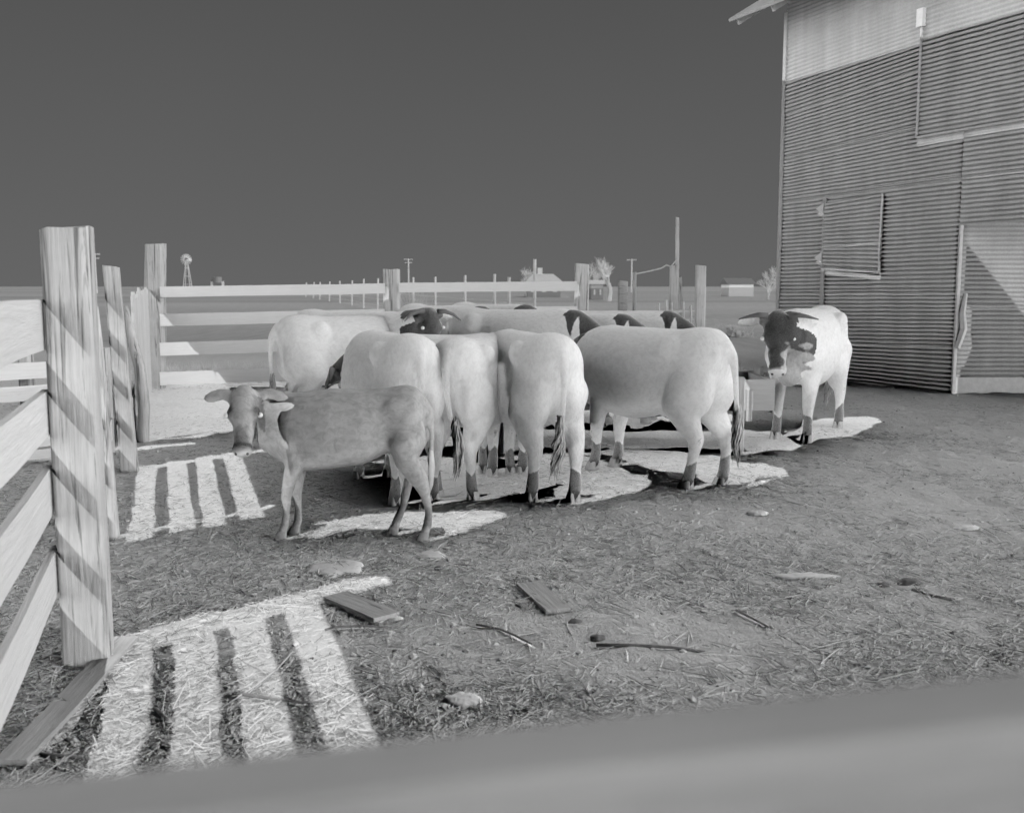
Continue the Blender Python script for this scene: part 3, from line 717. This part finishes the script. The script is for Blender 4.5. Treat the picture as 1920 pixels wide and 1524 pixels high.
# the horned one whose lowered head shows in front of the left-hand cow
build_cow('cow', 'half-hidden cow in the herd whose lowered horned head shows just above the calf\'s back', 'cow', (-.78, 9.75, 0), R(172), .90, group=GR, seed=6, voxel=.022,
          neck=([(.50, 0, 1.02), (.72, 0, .98), (.90, 0, .88), (1.02, 0, .80)], [.22, .19, .15, .12], (1.04, 0, .82), 20, -62))
# white-faced one with raised head, behind
c_ = W(722, 600, 11.2); build_cow('cow', 'white-faced horned cow with raised head in the back row', 'cow', (c_.x - .30, 11.2, 0), R(-25), 1.05, pose='level', group=GR, seed=7, voxel=.022,
                                  neck=([(.50, 0, 1.02), (.70, 0, 1.08), (.82, 0, 1.14)], [.22, .19, .15], (.86, 0, 1.21), -38, -58))
# far row facing the camera
far = [(907, 12.0, -50, 'back-row cow with a small white nape patch showing over the long-tailed cow'),
       (990, 12.3, -55, 'back-row cow whose white nape shows above the left shoulder of the middle cow'),
       (1085, 11.2, -30, 'back-row cow with the biggest square white nape patch, right of the middle cow'),
       (1180, 11.4, -25, 'back-row cow whose slanting white nape shows above the side-on cow\'s shoulders'),
       (1264, 11.7, -22, 'back-row cow furthest right, thin white nape above the side-on cow\'s loin')]
proto = None
for i, (px, Y, hd, lab) in enumerate(far):
    np_ = W(px, 600, Y); h = R(hd); loc = Vector((np_.x - .80 * math.cos(h), Y - .80 * math.sin(h), 0))
    if proto is None:
        proto = build_cow('cow', lab, 'cow', loc, h, 1.08, group=GR, seed=10, voxel=.022, pose='mid')
    else:
        c = proto.copy(); COL.objects.link(c); c.location = loc; c.rotation_euler = (0, 0, h); c['label'] = lab; c.scale = (1.02 + .02 * (i % 3) + (.05 if i == 1 else 0),) * 3
        for ch in list(proto.children):
            d_ = ch.copy(); COL.objects.link(d_); d_.parent = c
# the steer by the barn
loc, h = heading(1483, 826, -121, 'front', 1.12)
build_cow('steer', 'horned white-faced steer facing the camera beside the barn', 'steer', loc, h, 1.085, group=None, seed=12, voxel=.017, headscale=1.2, brisket=1.0,
          neck=([(.50, 0, 1.0), (.66, .02, 1.0), (.80, .03, 1.02)], [.24, .21, .17], (.86, -.05, 1.15), 20, -66), legs=dict(fl=(.03, .02), fr=(-.02, -.02), hl=(.02, .03)),
          horn_shape=[(-.005, .075, .06), (-.01, .15, .065), (.0, .21, .06), (.02, .29, .055)])

# ------------------------------------------------------------------ litter on the ground
def straws(name, n, ylo, yhi, lmin, lmax, th, label, seed, tone=(0, 1)):
    r = np.random.default_rng(seed)
    Y = np.exp(r.uniform(math.log(ylo), math.log(yhi), n)); X = (r.uniform(-.62, .62, n)) * (Y + .6)
    L = r.uniform(lmin, lmax, n) * r.uniform(.4, 1, n); A = r.uniform(0, math.pi, n); T = th * r.uniform(.6, 1.5, n)
    tilt = r.normal(0, .10, n); bend = r.normal(0, .12, n)
    ton = np.where(r.random(n) < .42, r.uniform(tone[0] + .1, .5, n), r.uniform(.7, tone[1], n))
    V = np.zeros((n, 9, 3)); ga = np.stack([np.cos(A), np.sin(A)], 1); gb = np.stack([-np.sin(A), np.cos(A)], 1)
    kp = np.array([mnoise.noise((x * .8, y * .8, seed)) for x, y in zip(X, Y)]) + .25 - np.clip((Y - 6) / 14, 0, .5) - .10 * (X > 1.5) * (Y > 5) > r.normal(0, .18, n)
    X, Y, L, A, T, tilt, bend, ton = (q[kp] for q in (X, Y, L, A, T, tilt, bend, ton)); n = len(X); V = V[:n]; ga = ga[kp]; gb = gb[kp]
    Z0 = np.array([gz(x, y) for x, y in zip(X, Y)]) + .006
    for i, f in enumerate((-.5, 0, .5)):
        cx = X + ga[:, 0] * L * f + gb[:, 0] * bend * L * (.25 - f * f); cy = Y + ga[:, 1] * L * f + gb[:, 1] * bend * L * (.25 - f * f)
        cz = Z0 + np.abs(tilt) * L * (f + .5) + .25 * T
        t = T * (1 if i < 2 else .6)
        V[:, i * 3 + 0] = np.stack([cx + gb[:, 0] * t / 2, cy + gb[:, 1] * t / 2, cz], 1)
        V[:, i * 3 + 1] = np.stack([cx - gb[:, 0] * t / 2, cy - gb[:, 1] * t / 2, cz], 1)
        V[:, i * 3 + 2] = np.stack([cx, cy, cz + t * .6], 1)
    F = []
    for b in (0, 3):
        for k in range(3): F.append((b + k, b + (k + 1) % 3, b + 3 + (k + 1) % 3, b + 3 + k))
    F = np.array(F); Fa = (np.arange(n)[:, None, None] * 9 + F[None]).reshape(-1, 4)
    me = bpy.data.meshes.new(name); me.vertices.add(n * 9); me.vertices.foreach_set('co', V.ravel())
    me.loops.add(Fa.size); me.loops.foreach_set('vertex_index', Fa.ravel()); me.polygons.add(len(Fa)); me.polygons.foreach_set('loop_start', np.arange(0, Fa.size, 4))
    me.update(calc_edges=True); me.validate()
    at = me.attributes.new('tone', 'FLOAT', 'POINT'); at.data.foreach_set('value', np.repeat(ton, 9))
    o = mesh_obj(name, me, M_STRAW); tag(o, label, 'straw', kind='stuff'); return o
straws('straw_litter', 150000, 2.2, 20, .02, .11, .0032, 'short trampled straw strewn over the yard dirt', 3)
straws('stalk_litter', 3000, 2.2, 13, .06, .30, .0042, 'longer dry stalks scattered over the yard dirt', 4, (.15, .9))

def clods(name, n, seed, label, cat, v, rmin, rmax, mat):
    r = random.Random(seed); bm = bmesh.new()
    for i in range(n):
        Y = math.exp(r.uniform(math.log(2.6), math.log(18))); X = r.uniform(-.6, .6) * (Y + .5); s = r.uniform(rmin, rmax) * r.uniform(.25, .8)
        g_ = bmesh.ops.create_icosphere(bm, subdivisions=1, radius=s)
        for v_ in g_['verts']: v_.co *= 1 + r.uniform(-.25, .25)
        bmesh.ops.transform(bm, matrix=Matrix.Translation((X, Y, gz(X, Y) + s * .15)) @ Matrix.Rotation(r.uniform(0, 6), 4, 'Z') @ Matrix.Diagonal((1.3, 1, .55, 1)), verts=g_['verts'])
    o = from_bm(name, bm, mat); tag(o, label, cat, kind='stuff')
clods('dirt_clods', 3400, 5, 'small dirt clods and droppings over the yard', 'clods', .8, .006, .028, plain('clod', .74, .95, .05, .2, 30))
clods('pale_pebbles', 300, 6, 'small pebbles and cob bits over the yard', 'pebbles', .2, .005, .017, plain('pebble', .14, .8, .2, .3, 30))

def stone(px, py, s, label, seed, mat, name='stone', cat='stone', flat=.6):
    r = random.Random(seed); bm = bmesh.new(); g_ = bmesh.ops.create_icosphere(bm, subdivisions=3, radius=s)
    for v_ in g_['verts']: v_.co *= 1 + .35 * mnoise.noise(v_.co * (1.4 / s) + Vector((seed, 0, 0)))
    bmesh.ops.transform(bm, matrix=Matrix.Diagonal((1.3, 1, flat, 1)), verts=g_['verts'])
    o = from_bm(name, bm, mat, None, True); q = G(px, py); o.location = (q.x, q.y, s * flat * .55); tag(o, label, cat); return o
MS = plain('dark_stone', .20, .8, .2, .3, 20)
stone(1120, 1200, .028, 'small round stone at the left tip of the long stick', 1, MS)
stone(1706, 1098, .045, 'largest dark stone, at the right side of the yard', 2, MS)
stone(1656, 1099, .024, 'little stone left of the largest stone at right', 3, MS)
stone(1078, 1170, .026, 'flattish stone at the near end of the right plank', 4, MS)
stone(976, 1138, .022, 'small stone beside the left edge of the right plank', 5, MS)
stone(823, 1068, .022, 'small stone near the pale dung pat below the calf', 6, MS)
MD = plain('dung', .88, .95, .05, .14, 25)
def pat(px, py, r0, r1, label, seed, mat, rz=0.0):
    bm = bmesh.new(); q = G(px, py); rings = []
    for j, (f, z) in enumerate(((1, -.014), (.94, .000), (.7, .006), (.35, .008))):
        rings.append([bm.verts.new((math.cos(a) * r0 * f * (1 + .35 * mnoise.noise((math.cos(a) * 1.6 + seed, math.sin(a) * 1.6, j * .1))), math.sin(a) * r1 * f * (1 + .35 * mnoise.noise((math.cos(a) * 1.6 + seed, math.sin(a) * 1.6, 4))), z + .006 * mnoise.noise((a * 2, seed, j)))) for a in [2 * math.pi * k / 40 for k in range(40)]])
    for A1, B1 in zip(rings, rings[1:]):
        for k in range(40): bm.faces.new((A1[k], A1[(k + 1) % 40], B1[(k + 1) % 40], B1[k]))
    bm.faces.new(rings[-1]); o = from_bm('dung_pat', bm, mat, None, True); o.location = (q.x, q.y, .012); o.rotation_euler = (0, 0, rz); tag(o, label, 'dung', 'dung pats'); return o
pat(622, 1066, .17, .17, 'largest crumbly dung pat below the calf', 1, MD)
pat(805, 1043, .085, .10, 'smooth round dung pat under the calf\'s hind hooves', 2, MD)
pat(1278, 985, .06, .07, 'small dung pat right of the herd shadow', 3, MD)
pat(1808, 990, .09, .05, 'curled dung pat at the far right of the yard', 4, MD)
pat(1421, 963, .07, .05, 'small dung pat in front of the steer', 5, MD)
pat(1510, 1083, .20, .05, 'long thin smear of dung at the right of the yard', 6, MD)
pat(870, 1316, .07, .07, 'dung pat near the bottom centre of the yard', 7, MD)

def ground_plank(pa, pb, wid, label, seed, mat=M_PLANK, t=.02, z=.012, name='plank'):
    A1 = G(*pa); B1 = G(*pb); A1.z = B1.z = z + t / 2
    o = board(name, None, A1, B1, wid, t, mat, up=Vector((-(B1 - A1).y, (B1 - A1).x, 0)).normalized(), seed=seed); tag(o, label, 'plank'); return o
ground_plank((628, 1124), (725, 1166), .145, 'left of the two short planks lying in the yard', 3)
ground_plank((990, 1102), (1048, 1154), .13, 'right of the two short planks lying in the yard', 5)
ground_plank((20, 1440), (240, 1205), .105, 'long plank lying on the ground at the foot of the big split post', 7, mat=M_PLANK, t=.02, z=.012)
def stick(pts, r, label, mat, seed=0, name='stick'):
    bm = bmesh.new(); P_ = [G(*q, .012) + Vector((0, 0, .004)) for q in pts]; n_ = len(P_)
    tube(bm, P_, [r * (1 - .5 * i / n_) for i in range(n_)], 6); o = from_bm(name, bm, mat, None, True); tag(o, label, 'stick'); return o
MW = plain('pale_stick', .26, .8, .1, .3, 40)
stick([(1118, 1211), (1190, 1211), (1260, 1215), (1322, 1223)], .009, 'longest stick lying below the right plank', MW)
stick([(893, 1172), (935, 1180), (965, 1192), (998, 1209)], .006, 'slim stick curving down from between the two planks', MW)
stick([(610, 1182), (630, 1176), (690, 1174), (735, 1178)], .006, 'curved twig just under the left plank', MW)
stick([(450, 1302), (500, 1310), (560, 1318), (620, 1316)], .007, 'stick crossing the striped fence shadow', MW)
stick([(548, 1224), (520, 1255), (480, 1287), (412, 1330)], .005, 'slanting twig across the middle of the fence shadow', plain('twig', .55))
stick([(1710, 1108), (1745, 1118), (1790, 1126)], .012, 'short stick beside the largest stone', MW)
stick([(75, 1417), (110, 1419), (155, 1422)], .010, 'thick short stick by the plank in the lower left corner', MW)
stick([(290, 1330), (305, 1342), (314, 1350)], .009, 'stubby stick in the fence shadow at lower left', MW)
stick([(1380, 1145), (1410, 1160), (1440, 1176)], .006, 'straight twig right of the longest stick', MW)

# ------------------------------------------------------------------ things on the horizon
def util_pole(px, Y, ytop, label, arms=2, tilt=0.0, r=.12):
    root = empty('utility_pole', Vector((W(px, 600, Y).x, Y, 0)), 0, label, 'pole', 'utility poles on the horizon'); zt = W(px, ytop, Y).z
    bm = bmesh.new(); tube(bm, [(0, 0, -.3), (tilt * zt, 0, zt)], [r * 1.3, r], 8); from_bm('pole', bm, M_FARW, root)
    for k in range(arms):
        z = zt - .25 - k * .95; hw = 1.25 if k == 0 else 1.0
        bm = bmesh.new(); bm_box(bm, (tilt * z, 0, z), (hw * 2, .12, .14)); from_bm('crossarm', bm, M_FARW, root)
        for s in (-.9, -.5, .5, .9):
            bm = bmesh.new(); bm_box(bm, (tilt * z + s * hw, 0, z + .15), (.09, .09, .2)); from_bm('insulator', bm, M_FARW, root)
    return root
util_pole(184, 240, 475, 'utility pole with two crossarms between the two left posts', 2, -.01, .16)
util_pole(767, 290, 485, 'utility pole with two crossarms right of the middle fence post', 2, 0, .17)
util_pole(1183, 270, 486, 'utility pole with crossarm right of the bare tree', 1, 0, .16)
# windmill
wm = empty('windmill', Vector((W(354, 600, 260).x, 260, 0)), 0, 'farm windmill with a round wheel on a lattice tower on the horizon', 'windmill')
zt = W(354, 487, 260).z
for sx in (-1, 1):
    for sy in (-1, 1):
        bm = bmesh.new(); tube(bm, [(sx * 1.0, sy * 1.0, 0), (sx * .15, sy * .15, zt)], .08, 5); from_bm('leg', bm, M_FARW, wm)
for f in (.25, .5, .75):
    a = 1.0 - .85 * f
    bm = bmesh.new()
    for (p0, p1) in (((-a, -a), (a, -a)), ((a, -a), (a, a)), ((a, a), (-a, a)), ((-a, a), (-a, -a))): tube(bm, [(p0[0], p0[1], zt * f), (p1[0], p1[1], zt * f)], .05, 4)
    from_bm('brace', bm, M_FARW, wm)
bm = bmesh.new(); nb = 16
for k in range(nb):
    a = 2 * math.pi * k / nb; bm_box(bm, (math.cos(a) * .95, -.3, zt + math.sin(a) * .95), (.95, .04, .24), Matrix.Rotation(-a, 3, 'Y') @ Matrix.Rotation(.5, 3, 'X'))
from_bm('wheel', bm, M_FARW, wm)
bm = bmesh.new(); bm_box(bm, (.6, .9, zt), (.9, .06, .6), Matrix.Rotation(.9, 3, 'Z')); tube(bm, [(0, -.3, zt), (.35, .6, zt)], .06, 5); from_bm('vane', bm, M_FARW, wm)

def house(px, Y, wpx, ybase, yeave, yridge, label, wall, roof, name='farmhouse', windows=2, chim=False, depth=6.0, inset=.25):
    A1 = W(px - wpx / 2, ybase, Y); B1 = W(px + wpx / 2, ybase, Y); cx = (A1.x + B1.x) / 2; Wd = B1.x - A1.x
    ze_, zr2 = W(px, yeave, Y).z, W(px, yridge, Y).z; root = empty(name, (cx, Y, 0), 0, label, 'house')
    bm = bmesh.new(); bm_box(bm, (0, depth / 2, ze_ / 2), (Wd, depth, ze_)); from_bm('wall', bm, wall, root)
    bm = bmesh.new(); o_ = .3; hx = Wd / 2 + o_; V_ = [bm.verts.new(v) for v in ((-hx, -o_, ze_), (hx, -o_, ze_), (hx, depth + o_, ze_), (-hx, depth + o_, ze_), (-hx + Wd * inset, depth / 2, zr2), (hx - Wd * inset, depth / 2, zr2))]
    for f in ((0, 1, 5, 4), (1, 2, 5), (2, 3, 4, 5), (3, 0, 4), (3, 2, 1, 0)): bm.faces.new([V_[i] for i in f])
    rf = from_bm('roof', bm, roof, root)
    if chim: bm = bmesh.new(); bm_box(bm, (-Wd * .1, depth / 2, zr2 + .3), (.7, .7, 1.2)); from_bm('chimney', bm, M_FARW, rf)
    for k in range(windows):
        bm = bmesh.new(); bm_box(bm, ((k + .5) / windows * Wd - Wd / 2, -.02, ze_ * .5), (Wd * .13, .08, ze_ * .35)); from_bm('window', bm, M_FARW, root)
    return root
M_LWALL = plain('house_wall', .35, .9); M_DROOF = plain('grey_roof', .8, .9, .05, .1, 3); M_SROOF = plain('tin_roof', .28, .9)
house(1020, 150, 62, 540, 528, 513, 'wide farmhouse with a grey hipped roof over the back fence', M_LWALL, M_DROOF, windows=3, chim=True, depth=8)
house(1120, 120, 22, 545, 533, 525, 'small gabled farmhouse left of the bare tree', M_LWALL, M_DROOF, windows=2, depth=5, inset=.1)
house(1390, 160, 46, 538, 533, 521, 'long low farm shed near the barn on the horizon', M_FARW, M_SROOF, name='farm_shed', windows=0, depth=6, inset=0.0)
wt = empty('water_tank', Vector((W(410, 600, 230).x, 230, 0)), 0, 'small tank on a stand right of the windmill', 'tank')
zt = W(410, 519, 230).z; bm = bmesh.new()
g_ = bmesh.ops.create_cone(bm, cap_ends=True, segments=16, radius1=1.0, radius2=1.0, depth=1.3); bmesh.ops.translate(bm, vec=(0, 0, zt - .7), verts=g_['verts']); from_bm('tank', bm, M_SROOF, wt)
for sx in (-1.4, 1.4):
    bm = bmesh.new(); bm_box(bm, (sx * .9, 0, (zt - 1) / 2), (.4, .4, zt - 1)); from_bm('leg', bm, M_FARW, wt)

def bare_tree(px, Y, ytop, width_px, label, seed, trunk=.25, mat=None, lean=0.0, dens=1.0):
    r = random.Random(seed); base = Vector((W(px, 600, Y).x, Y, 0)); H = W(px, ytop, Y).z; Wd = width_px / FPX * Y / 2
    root = empty('bare_tree', base, 0, label, 'tree', 'bare trees on the horizon'); tb = bmesh.new(); cb = bmesh.new()
    def grow(p_, d_, l, rad_, lev):
        n_ = 4; pts_ = [p_]; q = p_.copy(); dd = d_.copy()
        for i in range(n_):
            dd = (dd + Vector((r.uniform(-.22, .22), r.uniform(-.22, .22), r.uniform(-.08, .16)))).normalized(); q = q + dd * l / n_; pts_.append(q.copy())
        tube(tb if lev < 2 else cb, pts_, [rad_ * (1 - .45 * i / n_) for i in range(n_ + 1)], 5 if lev < 3 else 3, cap=False)
        if lev >= 5: return
        for k in range(int((3 if lev < 3 else 4) * dens + .5)):
            f = r.uniform(.35, 1); bp_ = pts_[min(n_, int(f * n_) + 0)]; a = r.uniform(0, 6.28); spread_ = r.uniform(.45, .95)
            nd = (dd + Vector((math.cos(a) * spread_ * Wd / H * 2.1, math.sin(a) * spread_ * Wd / H * 2.1, r.uniform(-.1, .25)))).normalized()
            grow(bp_, nd, l * r.uniform(.62, .86), max(rad_ * .56, .016), lev + 1)
    grow(Vector((0, 0, -.1)), Vector((lean, 0, 1)).normalized(), H * .42, trunk, 0)
    from_bm('trunk', tb, mat or M_FARW, root); from_bm('crown', cb, mat or M_FARW, root)
bare_tree(1141, 110, 478, 80, 'wide bare tree with pale forked trunk right of the small farmhouse', 3, .30, lean=.25)
bare_tree(1440, 120, 493, 52, 'rounded bare tree touching the barn edge', 8, .16)
bare_tree(985, 160, 500, 55, 'faint bare tree left of the wide farmhouse', 12, .14)
bare_tree(1108, 140, 488, 50, 'smaller bare tree behind the back fence right-hand post', 21, .12)
# scraggly bush by the middle post, far verge of weeds
bm = bmesh.new(); r = random.Random(5)
for k in range(900):
    a = r.uniform(0, 6.28); rr_ = abs(r.gauss(0, .22)); b_ = Vector((math.cos(a) * rr_ * 1.4, math.sin(a) * rr_, 0)); l = r.uniform(.4, 1.25) * max(.3, 1 - rr_)
    tube(bm, [b_, b_ + Vector((r.gauss(0, .06) - .02, r.gauss(0, .05), l * .6)), b_ + Vector((r.gauss(-.05, .16), r.gauss(0, .1), l * 1.4))], [.005, .004, .001], 3, cap=False)
o = from_bm('dry_bush', bm, M_FARW); q = W(770, 600, 17.6); o.location = (q.x, 17.6, 0); tag(o, 'wispy dry bush just right of the middle fence post', 'bush')
bm = bmesh.new(); r = random.Random(15)
for k in range(5200):
    Y = r.uniform(16.4, 19); X = r.uniform(-6.5, 4.2); l = r.uniform(.05, .22)
    tube(bm, [(X, Y, 0), (X + r.gauss(0, .05), Y + r.gauss(0, .04), l)], [.006, .001], 3, cap=False)
o = from_bm('weeds', bm, plain('weed', .85, .9), None); tag(o, 'dry weeds and grass along the foot of the back fence', 'weeds', kind='stuff')
bm = bmesh.new(); r = random.Random(25)
for k in range(420):
    a = r.uniform(0, 6.28); rr_ = abs(r.gauss(0, .18)); b_ = Vector((math.cos(a) * rr_ * 1.6, math.sin(a) * rr_, 0)); l = r.uniform(.1, .4)
    tube(bm, [b_, b_ + Vector((r.gauss(0, .05), r.gauss(0, .05), l * .6)), b_ + Vector((r.gauss(0, .14), r.gauss(0, .1), l))], [.008, .007, .002], 3, cap=False)
o = from_bm('dry_shrub', bm, M_FARW); q = G(1370, 632); o.location = (q.x, q.y, 0); tag(o, 'low tangled dry shrub between the lone post and the steer', 'bush')
